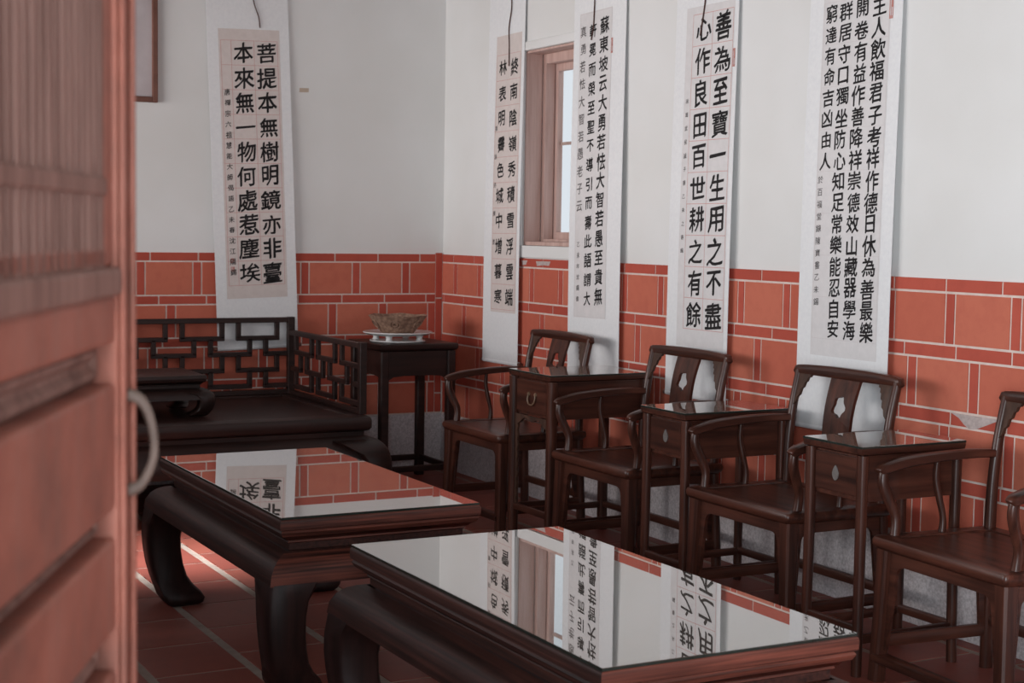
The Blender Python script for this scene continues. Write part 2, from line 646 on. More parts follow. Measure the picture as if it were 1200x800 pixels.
def win_frame(name, ins, t, ya, yb, m, top=None, bot=None):
    bm = bmesh.new()
    tp = t if top is None else top
    bt = t if bot is None else bot
    box(bm, ins, ins+t, ya, yb, ins, WH-ins)
    box(bm, WW-ins-t, WW-ins, ya, yb, ins, WH-ins)
    box(bm, ins+t, WW-ins-t, ya, yb, WH-ins-tp, WH-ins)
    box(bm, ins+t, WW-ins-t, ya, yb, ins, ins+bt)
    link(name, bm, m, win, bevel=0.003)


win_frame('frame', 0.001, 0.010, 0.004, 0.098, WIN_WOOD, 0.012, 0.02)
win_frame('casing', 0.001, 0.036, 0.102, 0.158, WIN_WOOD, 0.060, 0.034)
win_frame('sash', 0.001, 0.060, 0.162, 0.195, WIN_WOOD, 0.095, 0.070)
bm = bmesh.new()
box(bm, 0.061, WW-0.061, 0.175, 0.181, 0.071, WH-0.096)
link('pane', bm, PANE, win)
bm = bmesh.new()
box(bm, WW*0.5-0.012, WW*0.5+0.012, 0.183, 0.20, 0.071, WH-0.096)
box(bm, 0.061, WW-0.061, 0.183, 0.20, 0.52, 0.535)
link('glazing_bar', bm, WIN_WOOD, win)

# ------------------------------------------------------------------ low tables (drum-leg, glass-topped)


def table_leg_rings(bm, sx, sy, L, Wd, zt, k=1.0):
    """C-curved leg swelling under the apron, sweeping in to a curled foot; outer corner at (sx*L/2, sy*Wd/2)"""
    cx, cy = sx*L/2, sy*Wd/2
    H = zt
    prof = [  # (z fraction, inset of outer faces, width)
        (1.00, -0.004, 0.225), (0.94, -0.026, 0.208), (0.88, -0.039, 0.182), (0.82, -0.047, 0.150), (0.70, -0.054, 0.126), (0.58, -0.055, 0.119),
        (0.46, -0.051, 0.116), (0.34, -0.044, 0.115), (0.24, -0.034, 0.116), (0.17, -0.025, 0.124), (0.11, -0.017, 0.140),
        (0.06, -0.010, 0.144), (0.02, 0.000, 0.130), (0.0, 0.010, 0.110)]
    rings = []
    for f, ins, wd in prof:
        ins *= k
        wd *= k
        o0x, o0y = cx-sx*ins, cy-sy*ins
        i0x, i0y = o0x-sx*wd, o0y-sy*wd
        c = 0.012*k
        a = [(o0x-sx*c, o0y), (o0x, o0y-sy*c), (o0x, i0y+sy*c), (o0x-sx*c, i0y), (i0x+sx*c, i0y), (i0x, i0y+sy*c), (i0x, o0y-sy*c), (i0x+sx*c, o0y)]
        rings.append([bm.verts.new((x, y, f*H)) for x, y in a])
    for a, b in zip(rings, rings[1:]):
        for q in range(8):
            bm.faces.new((a[q], a[(q+1) % 8], b[(q+1) % 8], b[q]))
    bm.faces.new(rings[0])
    bm.faces.new(rings[-1])


def by_grain(bm):
    """boards run along their own side: faces turned to the ends take the second wood, on the low tables painted lighter as if lit"""
    for f in bm.faces:
        f.normal_update()
        f.material_index = 1 if abs(f.normal.x) > abs(f.normal.y) and abs(f.normal.z) < 0.95 else 0


def low_table(name, label, loc, L, Wd, H, mats, glass=True, k=1.0, cat='table', group=None):
    mx, my, mz = mats
    t = thing(name, label, cat, loc, 0, group)
    g = 0.007 if glass else 0.0
    T = H-g
    bm = bmesh.new()
    rloft(bm, -L/2, L/2, -Wd/2, Wd/2, [(T-0.078*k, 0.042*k), (T-0.074*k, 0.035*k), (T-0.069*k, 0.037*k), (T-0.066*k, 0.030*k), (T-0.058*k, 0.024*k), (T-0.052*k, 0.010*k),
                                       (T-0.040*k, 0.004*k), (T-0.034*k, 0.008*k), (T-0.030*k, 0.001*k), (T-0.010*k, 0.0), (T-0.003*k, 0.002), (T, 0.006)])
    by_grain(bm)
    link('table_top', bm, [mx, my], t, smooth=40)
    bm = bmesh.new()
    rloft(bm, -L/2, L/2, -Wd/2, Wd/2, [(T-0.098*k, 0.042*k), (T-0.0775*k, 0.042*k)])
    link('waist', bm, mx, t)
    zt = T-0.098*k
    zb = zt-0.085*k
    bm = bmesh.new()
    outer = [(zt, 0.034*k), (zt-0.003*k, 0.016*k), (zt-0.012*k, -0.006*k), (zt-0.030*k, -0.027*k), (zt-0.055*k, -0.041*k), (zb, -0.046*k)]
    inner = [(zb, -0.01*k), (zt, 0.06*k)]
    ro = rloft(bm, -L/2, L/2, -Wd/2, Wd/2, outer+inner, False, False)
    by_grain(bm)
    link('apron', bm, [mx, my], t, smooth=40)
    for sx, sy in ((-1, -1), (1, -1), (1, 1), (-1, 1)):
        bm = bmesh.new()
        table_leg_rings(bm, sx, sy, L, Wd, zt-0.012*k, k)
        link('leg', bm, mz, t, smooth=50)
    if glass:
        bm = bmesh.new()
        rloft(bm, -L/2+0.004, L/2-0.004, -Wd/2+0.004, Wd/2-0.004, [(T, 0.0), (H-0.001, 0.0), (H, 0.001)])
        for f in bm.faces:
            f.normal_update()
            f.material_index = 1 if abs(f.normal.z) < 0.6 else 0
        link('glass_top', bm, [GLASS, GLASS_EDGE], t)
    return t


# (table A is the farther one by the daybed, table B the near one)
TA = low_table('low_table', 'glass-topped dark wooden low table beside the daybed, reflecting red brick and one scroll', (3.145, -1.99, 0), 1.31, 0.65, 0.53, (T_X, T_Y, T_Z))
TB = low_table('low_table', 'nearest glass-topped low table, in the foreground, mirroring the window and white wall', (4.865, -1.95, 0), 1.29, 0.64, 0.53, (T_X, T_Y, T_Z))

# ------------------------------------------------------------------ armchairs


def arch_pts(wid, h, lt, lb, bar, r):
    """inverted-U apron outline (u across, v down from 0)"""
    o = [(-wid/2, 0), (wid/2, 0), (wid/2, -h), (wid/2-lb, -h)]
    xi = wid/2-lt
    o.append((xi, -bar-r))
    for k in range(1, 5):
        t = math.radians(90*k/5)
        o.append((xi-r*(1-math.cos(t)), -bar-r+r*math.sin(t)))
    o.append((xi-r, -bar))
    o += [(-u, v) for u, v in reversed(o[3:])]
    o.append((-wid/2, -h))
    return o


def armchair(label, loc, rz=0.0):
    t = thing('armchair', label, 'chair', loc, rz, 'armchairs along the tiled wall')
    # seat with rounded edge and sunk panel
    bm = bmesh.new()
    rloft(bm, -0.298, 0.298, -0.238, 0.225, [(0.412, 0.018), (0.417, 0.008), (0.428, 0.001), (0.440, 0.0), (0.451, 0.004), (0.455, 0.012),
                                             (0.455, 0.060), (0.451, 0.064)], r=0.014)
    link('seat', bm, W_X, t, smooth=35)
    for s in (-1, 1):
        bm = bmesh.new()
        sweep(bm, [(s*0.262, -0.200, 0.415), (s*0.270, -0.206, 0.2), (s*0.280, -0.213, 0.0)], [(0.026, 0.026), (0.023, 0.023), (0.021, 0.021)], shape='rect', sub=3)
        link('leg', bm, W_Z, t, smooth=40)
        bm = bmesh.new()   # rear leg runs on up as the back post
        sweep(bm, [(s*0.276, 0.213, 0.0), (s*0.268, 0.204, 0.25), (s*0.264, 0.198, 0.45), (s*0.264, 0.203, 0.60), (s*0.264, 0.220, 0.74), (s*0.266, 0.248, 0.868)],
              [(0.020, 0.022), (0.019, 0.021), (0.018, 0.020), (0.017, 0.019), (0.016, 0.018), (0.015, 0.016)], sub=4, seg=10)
        link('back_post', bm, W_Z, t, smooth=50)
        # curved armrest, front post and slender side spindle
        bm = bmesh.new()
        sweep(bm, [(s*0.262, 0.200, 0.692), (s*0.266, 0.10, 0.694), (s*0.274, -0.02, 0.688), (s*0.282, -0.13, 0.676), (s*0.286, -0.205, 0.658), (s*0.286, -0.222, 0.648)],
              [(0.013, 0.012), (0.016, 0.014), (0.019, 0.015), (0.020, 0.016), (0.019, 0.015), (0.014, 0.010)], side=(1, 0, 0), shape='rect', sub=4)
        link('armrest', bm, W_Y, t, smooth=45)
        bm = bmesh.new()
        sweep(bm, [(s*0.285, -0.205, 0.652), (s*0.283, -0.207, 0.61), (s*0.276, -0.188, 0.56), (s*0.268, -0.168, 0.51), (s*0.265, -0.172, 0.453)],
              [(0.015, 0.016), (0.016, 0.018), (0.015, 0.018), (0.014, 0.016), (0.016, 0.017)], sub=4)
        link('arm_post', bm, W_Z, t, smooth=50)
        bm = bmesh.new()
        sweep(bm, [(s*0.273, -0.010, 0.682), (s*0.276, -0.012, 0.62), (s*0.270, -0.002, 0.56), (s*0.264, 0.010, 0.50), (s*0.264, 0.008, 0.453)],
              [(0.008, 0.008), (0.010, 0.010), (0.011, 0.011), (0.010, 0.010), (0.012, 0.012)], sub=4, seg=8)
        link('arm_spindle', bm, W_Z, t, smooth=50)
        # carved corner bracket beneath the top rail
        bm = bmesh.new()
        br = [(0, 0), (0.070, 0), (0.066, -0.010), (0.056, -0.013), (0.054, -0.026), (0.046, -0.031), (0.043, -0.048), (0.034, -0.054),
              (0.030, -0.076), (0.020, -0.084), (0.014, -0.104), (0, -0.118)]

        def bmap(u, v, q, s=s):
            z = 0.856+v
            f = min(max((z-0.70)/0.165, 0), 1)
            return (s*(0.254-u), 0.212+0.034*f*f-0.006+0.012*q, z)
        plate(bm, br if s < 0 else [(u, v) for u, v in br], [], bmap)
        link('corner_bracket', bm, CARVE, t)
        # side apron
        bm = bmesh.new()
        plate(bm, arch_pts(0.375, 0.275, 0.034, 0.014, 0.036, 0.03), [], lambda u, v, q, s=s: (s*(0.258+0.012*q-0.02*v), u-0.002, 0.412+v))
        link('side_apron', bm, W_Y, t)
        bm = bmesh.new()
        sweep(bm, [(s*0.277, -0.205, 0.125), (s*0.273, 0.207, 0.125)], (0.010, 0.019), shape='rect', sub=1)
        link('stretcher', bm, W_Y, t, smooth=40)
    bm = bmesh.new()
    sweep(bm, [(-0.272, 0.247, 0.860), (-0.262, 0.249, 0.870), (-0.10, 0.256, 0.873), (0.10, 0.256, 0.873), (0.262, 0.249, 0.870), (0.272, 0.247, 0.860)],
          [(0.010, 0.012), (0.015, 0.017), (0.015, 0.020), (0.015, 0.020), (0.015, 0.017), (0.010, 0.012)], side=(0, 1, 0), shape='rect', sub=4)
    link('top_rail', bm, W_X, t, smooth=45)
    # splat with a pierced gourd-shaped opening, bent like the posts
    bm = bmesh.new()
    zs = [0.453+0.4*k/12 for k in range(13)]
    outer = [(-0.078+0.006*math.sin(3.1*(z-0.453)/0.4), z) for z in zs]+[(0.078-0.006*math.sin(3.1*(z-0.453)/0.4), z) for z in reversed(zs)]
    hole = []
    for k in range(28):
        a = 2*math.pi*k/28
        rr = 1+0.13*math.cos(5*a+0.6)
        hole.append((0.033*rr*math.cos(a)*(1-0.15*math.sin(a)), 0.757+0.037*rr*math.sin(a)))

    def smap(u, v, q):
        f = (v-0.453)/0.4
        return (u, 0.188+0.016*math.sin(f*5.0)*(1-f)+0.062*f*f-0.008+0.013*q, v)
    plate(bm, outer, [hole], smap)
    link('splat', bm, W_Z, t)
    bm = bmesh.new()
    plate(bm, arch_pts(0.50, 0.31, 0.042, 0.014, 0.040, 0.035), [], lambda u, v, q: (u*(1-0.03*v/0.3), -0.205+0.012*q+0.02*v, 0.412+v))
    link('front_apron', bm, W_X, t)
    bm = bmesh.new()
    sweep(bm, [(-0.277, -0.212, 0.075), (0.277, -0.212, 0.075)], (0.026, 0.014), side=(0, 1, 0), shape='rect', sub=1)
    link('footrest', bm, W_X, t, smooth=40)
    bm = bmesh.new()
    sweep(bm, [(-0.27, 0.207, 0.155), (0.27, 0.207, 0.155)], (0.010, 0.016), side=(0, 1, 0), shape='rect', sub=1)
    link('back_stretcher', bm, W_X, t, smooth=40)
    return t


CY = -0.402
chair0 = armchair('dark wooden armchair farthest back, nearest the corner, beneath the window', (1.646, CY, 0))
for (cx, rz, lab) in ((2.715, 0.0, 'dark wooden armchair before the scroll with two columns in red ruled squares'),
                  (3.705, 0.0, 'dark wooden armchair with its back before the widest scroll of four dense columns'),
                  (4.698, -0.07, 'dark wooden armchair nearest the camera, cut off by the right edge of the photo')):
    c = copy_tree(chair0)
    c.location = (cx, CY, 0)
    c.rotation_euler = (0, 0, rz)
    c['label'] = lab

# ------------------------------------------------------------------ small tables between the chairs


def side_table(label, x0, x1, y0, y1, H, pull='gourd', leg='round'):
    W, D = x1-x0, y1-y0
    t = thing('side_table', label, 'side table', ((x0+x1)/2, (y0+y1)/2, 0), 0, 'small tables between the armchairs')
    bm = bmesh.new()
    rloft(bm, -W/2, W/2, -D/2, D/2, [(H-0.030, 0.012), (H-0.026, 0.004), (H-0.016, 0.002), (H-0.007, 0.002)])
    link('table_top', bm, W_Y, t, smooth=40)
    bm = bmesh.new()
    rloft(bm, -W/2+0.001, W/2-0.001, -D/2+0.001, D/2-0.001, [(H-0.007, 0.0), (H-0.001, 0.0), (H, 0.001)])
    for f in bm.faces:
        f.normal_update()
        f.material_index = 1 if abs(f.normal.z) < 0.6 else 0
    link('glass_top', bm, [GLASS, GLASS_EDGE], t)
    bx, by = W/2-0.022, D/2-0.022
    ch = 0.148 if leg == 'round' else 0.165
    zc = H-0.030-ch
    bm = bmesh.new()
    box(bm, -bx, bx, -by+0.008, by, zc, H-0.030)
    link('case', bm, W_Y, t, bevel=0.002)
    bm = bmesh.new()
    box(bm, -bx+0.022, bx-0.022, -by-0.002, -by+0.008, zc+0.016, H-0.040)
    dr = link('drawer', bm, W_X, t, bevel=0.002)
    bm = bmesh.new()
    if pull == 'gourd':
        pts = []
        for k in range(24):
            a = 2*math.pi*k/24
            r = 0.0150*(1-0.60*max(0, math.sin(a)))
            pts.append((r*math.cos(a), 0.024*math.sin(a)+0.003))
        zc2 = (zc+H-0.03)/2
        plate(bm, pts, [], lambda u, v, q: (u, -by-0.002-0.003*q, zc2+v))
        link('drawer_pull', bm, PEWTER, dr)
    else:
        zc2 = (zc+H-0.03)/2+0.012
        sweep(bm, [(-0.030, -by-0.006, zc2), (-0.032, -by-0.010, zc2-0.022), (-0.016, -by-0.012, zc2-0.042), (0.016, -by-0.012, zc2-0.042), (0.032, -by-0.010, zc2-0.022), (0.030, -by-0.006, zc2)], (0.0035, 0.0035), side=(0, 1, 0), sub=4, seg=6)
        for s in (-1, 1):
            lathe(bm, [(0.008, zc2-0.004), (0.009, zc2+0.004), (0.004, zc2+0.010)], 8, (s*0.030, -by-0.004))
        link('drawer_pull', bm, BRASS, dr)
    lx, ly = W/2-0.021, D/2-0.021
    for sx, sy in ((-1, -1), (1, -1), (1, 1), (-1, 1)):
        bm = bmesh.new()
        if leg == 'round':
            sweep(bm, [(sx*lx, sy*ly, H-0.030), (sx*lx, sy*ly, 0.3), (sx*(lx+0.004), sy*(ly+0.004), 0.0)], [(0.0185, 0.0185), (0.0175, 0.0175), (0.0165, 0.0165)], sub=2, seg=12)
        else:
            sweep(bm, [(sx*lx, sy*ly, H-0.030), (sx*lx, sy*ly, 0.3), (sx*lx, sy*ly, 0.0)], (0.019, 0.019), shape='rect', sub=2)
        link('leg', bm, W_Z, t, smooth=50)
    if leg != 'round':   # carved skirt below the drawer and carved edging inside the front legs
        bm = bmesh.new()
        sk = [(-lx, 0), (lx, 0)]
        n = 16
        for k in range(n+1):
            u = lx-2*lx*k/n
            e = abs(u)/lx
            sk.append((u, -0.018-0.045*e**3-0.008*math.cos(9*u/lx)))
        plate(bm, sk, [], lambda u, v, q: (u, -ly-0.006+0.012*q, zc+v))
        for s in (-1, 1):
            ed = [(0, 0)]
            for k in range(19):
                ed.append((0.022-0.010*k/18+0.006*(k % 2), -0.40*k/18))
            ed.append((0, -0.40))
            plate(bm, ed, [], lambda u, v, q, s=s: (s*(lx-0.017-u), -ly-0.004+0.01*q, zc-0.03+v))
        link('carved_skirt', bm, CARVE, t)
    for s in (-1, 1):
        bm = bmesh.new()
        sweep(bm, [(s*lx, -ly, 0.115), (s*lx, ly, 0.115)], (0.009, 0.014), shape='rect', sub=1)
        link('stretcher', bm, W_Y, t, smooth=40)
        bm = bmesh.new()
        sweep(bm, [(-lx, s*ly, 0.145 if s < 0 else 0.12), (lx, s*ly, 0.145 if s < 0 else 0.12)], (0.009, 0.014), side=(0, 1, 0), shape='rect', sub=1)
        link('stretcher', bm, W_X, t, smooth=40)
    return t


side_table('square-legged side table with a bail drawer pull, farthest of the three by the wall', 1.955, 2.335, -0.60, -0.09, 0.757, 'bail', 'square')
side_table('small glass-topped side table with round legs, middle of the three along the wall', 3.07, 3.37, -0.62, -0.14, 0.714)
side_table('small glass-topped side table nearest the camera, with a pale gourd-shaped drawer pull', 4.07, 4.36, -0.64, -0.21, 0.722)

# ------------------------------------------------------------------ plant-stand style table in the corner with the bowl
t = thing('corner_stand', 'tall square dark wooden stand in the corner, holding a white footed dish', 'table', (0.40, -0.425, 0))
H = 0.765
S = 0.215
bm = bmesh.new()
rloft(bm, -S-0.01, S+0.01, -S-0.01, S+0.01, [(H-0.040, 0.018), (H-0.034, 0.006), (H-0.022, 0.0), (H-0.004, 0.0), (H, 0.004)])
link('table_top', bm, BED, t, smooth=40)
for k, (dx, dy) in enumerate(((0, -1), (1, 0), (0, 1), (-1, 0))):
    bm = bmesh.new()
    sk = [(-0.185, 0.0), (0.185, 0.0), (0.185, -0.16), (0.165, -0.15), (0.14, -0.135), (0.08, -0.13), (-0.08, -0.13), (-0.14, -0.135), (-0.165, -0.15), (-0.185, -0.16)]
    if dx == 0:
        plate(bm, sk, [], lambda u, v, q, dy=dy: (u, dy*(0.187+0.014*q), H-0.040+v))
    else:
        plate(bm, sk, [], lambda u, v, q, dx=dx: (dx*(0.187+0.014*q), u, H-0.040+v))
    link('apron', bm, BED, t)
for sx, sy in ((-1, -1), (1, -1), (1, 1), (-1, 1)):
    bm = bmesh.new()
    sweep(bm, [(sx*0.193, sy*0.193, H-0.040), (sx*0.193, sy*0.193, 0.3), (sx*0.193, sy*0.193, 0.0)], (0.023, 0.023), shape='rect', sub=2)
    link('leg', bm, BED, t, smooth=40)
for s in (-1, 1):
    bm = bmesh.new()
    sweep(bm, [(s*0.193, -0.18, 0.10), (s*0.193, 0.18, 0.10)], (0.010, 0.016), shape='rect', sub=1)
    link('stretcher', bm, BED, t)
    bm = bmesh.new()
    sweep(bm, [(-0.18, s*0.193, 0.10), (0.18, s*0.193, 0.10)], (0.010, 0.016), side=(0, 1, 0), shape='rect', sub=1)
    link('stretcher', bm, BED, t)

# white footed dish
t = thing('footed_dish', 'white ceramic dish on short feet upon the corner stand, under the carved bowl', 'dish', (0.40, -0.455, H+0.001))
bm = bmesh.new()
lathe(bm, [(0.02, 0.030), (0.12, 0.030), (0.165, 0.036), (0.188, 0.047), (0.186, 0.052), (0.160, 0.043), (0.12, 0.038), (0.02, 0.038)], 40)
link('plate', bm, CERAMIC, t, smooth=40)
bm = bmesh.new()
lathe(bm, [(0.150, 0.001), (0.150, 0.006), (0.10, 0.008), (0.02, 0.008)], 36)
link('base', bm, CERAMIC, t, smooth=40)
for k in range(4):
    a = math.radians(45+90*k)
    bm = bmesh.new()
    sweep(bm, [(0.125*math.cos(a), 0.125*math.sin(a), zz) for zz in (0.006, 0.018, 0.033)], [(0.022, 0.022), (0.015, 0.015), (0.022, 0.022)], sub=3)
    link('foot', bm, CERAMIC, t, smooth=50)

# lobed carved bowl with a medallion on each face
t = thing('carved_bowl', 'carved tan flaring bowl with round medallions, on the white dish', 'bowl', (0.40, -0.455, H+0.0398))
NS = 6
bm = bmesh.new()
rings = []
for z, r in ((0.0, 0.075), (0.004, 0.086), (0.03, 0.108), (0.06, 0.132), (0.085, 0.150), (0.098, 0.160), (0.098, 0.152), (0.07, 0.130), (0.03, 0.098), (0.012, 0.06)):
    ring = []
    for k in range(NS*8):
        a = 2*math.pi*k/(NS*8)
        d = abs(((k % 8)-4)/4.0)          # 0 mid-face, 1 at the seam
        f = math.cos(math.pi/NS)/math.cos((1-d)*0+(d)*math.pi/NS)
        rr = r*(0.90+0.10*f)*(1-0.05*(d > 0.9))
        zz = z+(0.006*(1-d) if z > 0.09 else 0)
        ring.append(bm.verts.new((rr*math.cos(a), rr*math.sin(a), zz)))
    rings.append(ring)
for a, b in zip(rings, rings[1:]):
    m = len(a)
    for k in range(m):
        bm.faces.new((a[k], a[(k+1) % m], b[(k+1) % m], b[k]))
bm.faces.new(rings[0])
bm.faces.new(rings[-1])
link('body', bm, BOWL, t, smooth=50)
for k in range(NS):
    a = 2*math.pi*(k+0.5)/NS
    n = Vector((math.cos(a), math.sin(a), -0.75)).normalized()
    e1 = Vector((-math.sin(a), math.cos(a), 0))
    e2 = n.cross(e1)
    c = Vector((0.129*math.cos(a), 0.129*math.sin(a), 0.055))
    bm = bmesh.new()
    for rad in (0.026, 0.013):
        pts = [c+e1*(rad*math.cos(2*math.pi*q/20))+e2*(rad*math.sin(2*math.pi*q/20)) for q in range(21)]
        sweep(bm, pts, (0.0035, 0.0035), side=n, sub=1, seg=6, cap=False)
    link('medallion', bm, BOWL, t, smooth=50)

# ------------------------------------------------------------------ daybed with fretwork rails
BX0, BX1, BY0, BY1, BZ = 0.05, 1.17, -2.92, -0.925, 0.468
t = thing('daybed', 'dark wooden daybed with fretwork back and side rails against the far wall', 'daybed', (0.61, -1.92, 0))
ox, oy = -0.61, 1.92
bm = bmesh.new()
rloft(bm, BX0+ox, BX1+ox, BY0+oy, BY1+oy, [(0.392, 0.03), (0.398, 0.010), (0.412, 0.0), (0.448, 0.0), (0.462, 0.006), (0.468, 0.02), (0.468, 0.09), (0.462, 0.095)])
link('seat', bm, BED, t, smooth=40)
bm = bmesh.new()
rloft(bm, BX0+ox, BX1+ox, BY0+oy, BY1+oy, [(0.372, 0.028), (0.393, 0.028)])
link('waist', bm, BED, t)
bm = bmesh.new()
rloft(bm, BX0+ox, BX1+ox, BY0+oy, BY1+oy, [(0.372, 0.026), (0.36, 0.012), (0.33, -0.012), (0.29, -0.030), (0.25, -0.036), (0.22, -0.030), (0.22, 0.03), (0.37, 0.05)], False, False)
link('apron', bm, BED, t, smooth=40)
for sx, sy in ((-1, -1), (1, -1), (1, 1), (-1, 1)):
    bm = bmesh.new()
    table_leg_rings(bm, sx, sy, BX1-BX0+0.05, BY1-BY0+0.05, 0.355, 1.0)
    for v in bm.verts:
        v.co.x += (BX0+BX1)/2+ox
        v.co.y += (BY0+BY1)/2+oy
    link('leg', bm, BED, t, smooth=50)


def fret(bm, length, z0, z1, tiers, per, gap, put, b=0.0125, dep=0.011, first=0.055):
    """nested U fretwork hung between a top rail (z1) and the seat (z0); put(bm, u0, u1, z0, z1)"""
    h = (z1-z0)/tiers
    for r in range(tiers):
        zt = z1-r*h
        zb = zt-h
        shift = first if r % 2 == 0 else first-(per)/2
        k = -1
        while True:
            a = shift+k*per
            e = a+per-gap
            if a > length:
                break
            a2, e2 = max(a, 0), min(e, length)
            if e2-a2 > 0.03:
                put(bm, a2, e2, zb-b, zb+b)
                if a >= 0:
                    put(bm, a, a+2*b, zb, zt)
                if e <= length:
                    put(bm, e-2*b, e, zb, zt)
            k += 1


# back rail
bm = bmesh.new()
xb = 0.075+ox


def put_back(bm, u0, u1, z0, z1):
    box(bm, xb-0.012, xb+0.012, BY1+oy-0.03-u1, BY1+oy-0.03-u0, z0, z1)


fret(bm, 1.93, 0.515, 0.858, 4, 0.305, 0.065, put_back)
box(bm, xb-0.016, xb+0.016, BY0+oy, BY1+oy, 0.855, 0.882)
box(bm, xb-0.016, xb+0.016, BY0+oy, BY1+oy, 0.468, 0.492)
box(bm, xb-0.018, xb+0.018, BY1+oy-0.038, BY1+oy, 0.468, 0.884)
box(bm, xb-0.018, xb+0.018, BY0+oy, BY0+oy+0.038, 0.468, 0.884)
link('back_rail', bm, BED, t, bevel=0.003)
for s, yy in ((1, BY1-0.02), (-1, BY0+0.02)):
    bm = bmesh.new()
    yc = yy+oy

    def put_side(bm, u0, u1, z0, z1, yc=yc):
        box(bm, 0.10+ox+u0, 0.10+ox+u1, yc-0.011, yc+0.011, z0, z1)
    fret(bm, 0.97, 0.515, 0.79, 3, 0.33, 0.07, put_side)
    box(bm, 0.095+ox, 1.105+ox, yc-0.015, yc+0.015, 0.787, 0.814)
    box(bm, 0.095+ox, 1.105+ox, yc-0.015, yc+0.015, 0.468, 0.490)
    box(bm, 1.075+ox, 1.11+ox, yc-0.018, yc+0.018, 0.468, 0.818)
    link('side_rail', bm, BED, t, bevel=0.003)

# low kang table standing on the daybed
low_table('bed_table', 'short-legged dark wooden table standing on the daybed, seen beside the open door', (0.70, -2.03, 0.469), 0.42, 0.74, 0.195, (BED, BED, BED), False, 0.62)

# ------------------------------------------------------------------ scrolls
_glyph = {}


def glyph(ch, bold):
    key = (ch, bold)
    if key in _glyph:
        return _glyph[key]
    cu = bpy.data.curves.new('glyph', 'FONT')
    cu.body = ch
    cu.size = 1.0
    cu.resolution_u = 3
    cu.fill_mode = 'FRONT'
    cu.offset = 0.0
    o = bpy.data.objects.new('glyph', cu)
    COL.objects.link(o)
    dg = bpy.context.evaluated_depsgraph_get()
    dg.update()
    me = bpy.data.meshes.new_from_object(o.evaluated_get(dg))
    vs = [(v.co.x, v.co.y) for v in me.vertices]
    fs = [tuple(p.vertices) for p in me.polygons]
    bpy.data.objects.remove(o)
    bpy.data.curves.remove(cu)
    bpy.data.meshes.remove(me)
    if vs:
        xs = [v[0] for v in vs]
        ys = [v[1] for v in vs]
        cx, cy = (min(xs)+max(xs))/2, (min(ys)+max(ys))/2
        vs = [(x-cx, y-cy) for x, y in vs]
    _glyph[key] = (vs, fs)
    return _glyph[key]


def write(bm, ch, u, z, size, yfun, seed, bold=0.014, slant=0.09, squeeze=1.0, mi=0):
    vs, fs = glyph(ch, bold)
    rnd = random.Random(seed)
    sx = size*(0.94+0.12*rnd.random())*squeeze
    sz = size*(0.94+0.14*rnd.random())
    du, dz = size*0.05*(rnd.random()-0.5), size*0.06*(rnd.random()-0.5)
    passes = ((0, 0), (bold*2.2, bold*0.9), (bold*0.5, -bold*1.8))     # overlaid passes give the brush weight
    for n_, (ox_, oy_) in enumerate(passes):
        nv = []
        for x, y in vs:
            q = Vector((x*3.0+seed*3.7, y*3.0, seed*1.3+n_*0.35))
            q2 = Vector((x*9.0+seed*1.7, y*9.0, seed*2.9+n_*0.6))
            d = noise.noise_vector(q)*0.035+noise.noise_vector(q2)*0.016
            x2, y2 = x+d.x+ox_, y+d.y+slant*x+oy_
            nv.append(bm.verts.new((u+du+x2*sx, yfun(z)-0.0016-0.0001*n_, z+dz+y2*sz)))
        for f in fs:
            try:
                bm.faces.new([nv[i] for i in f]).material_index = mi
            except ValueError:
                pass


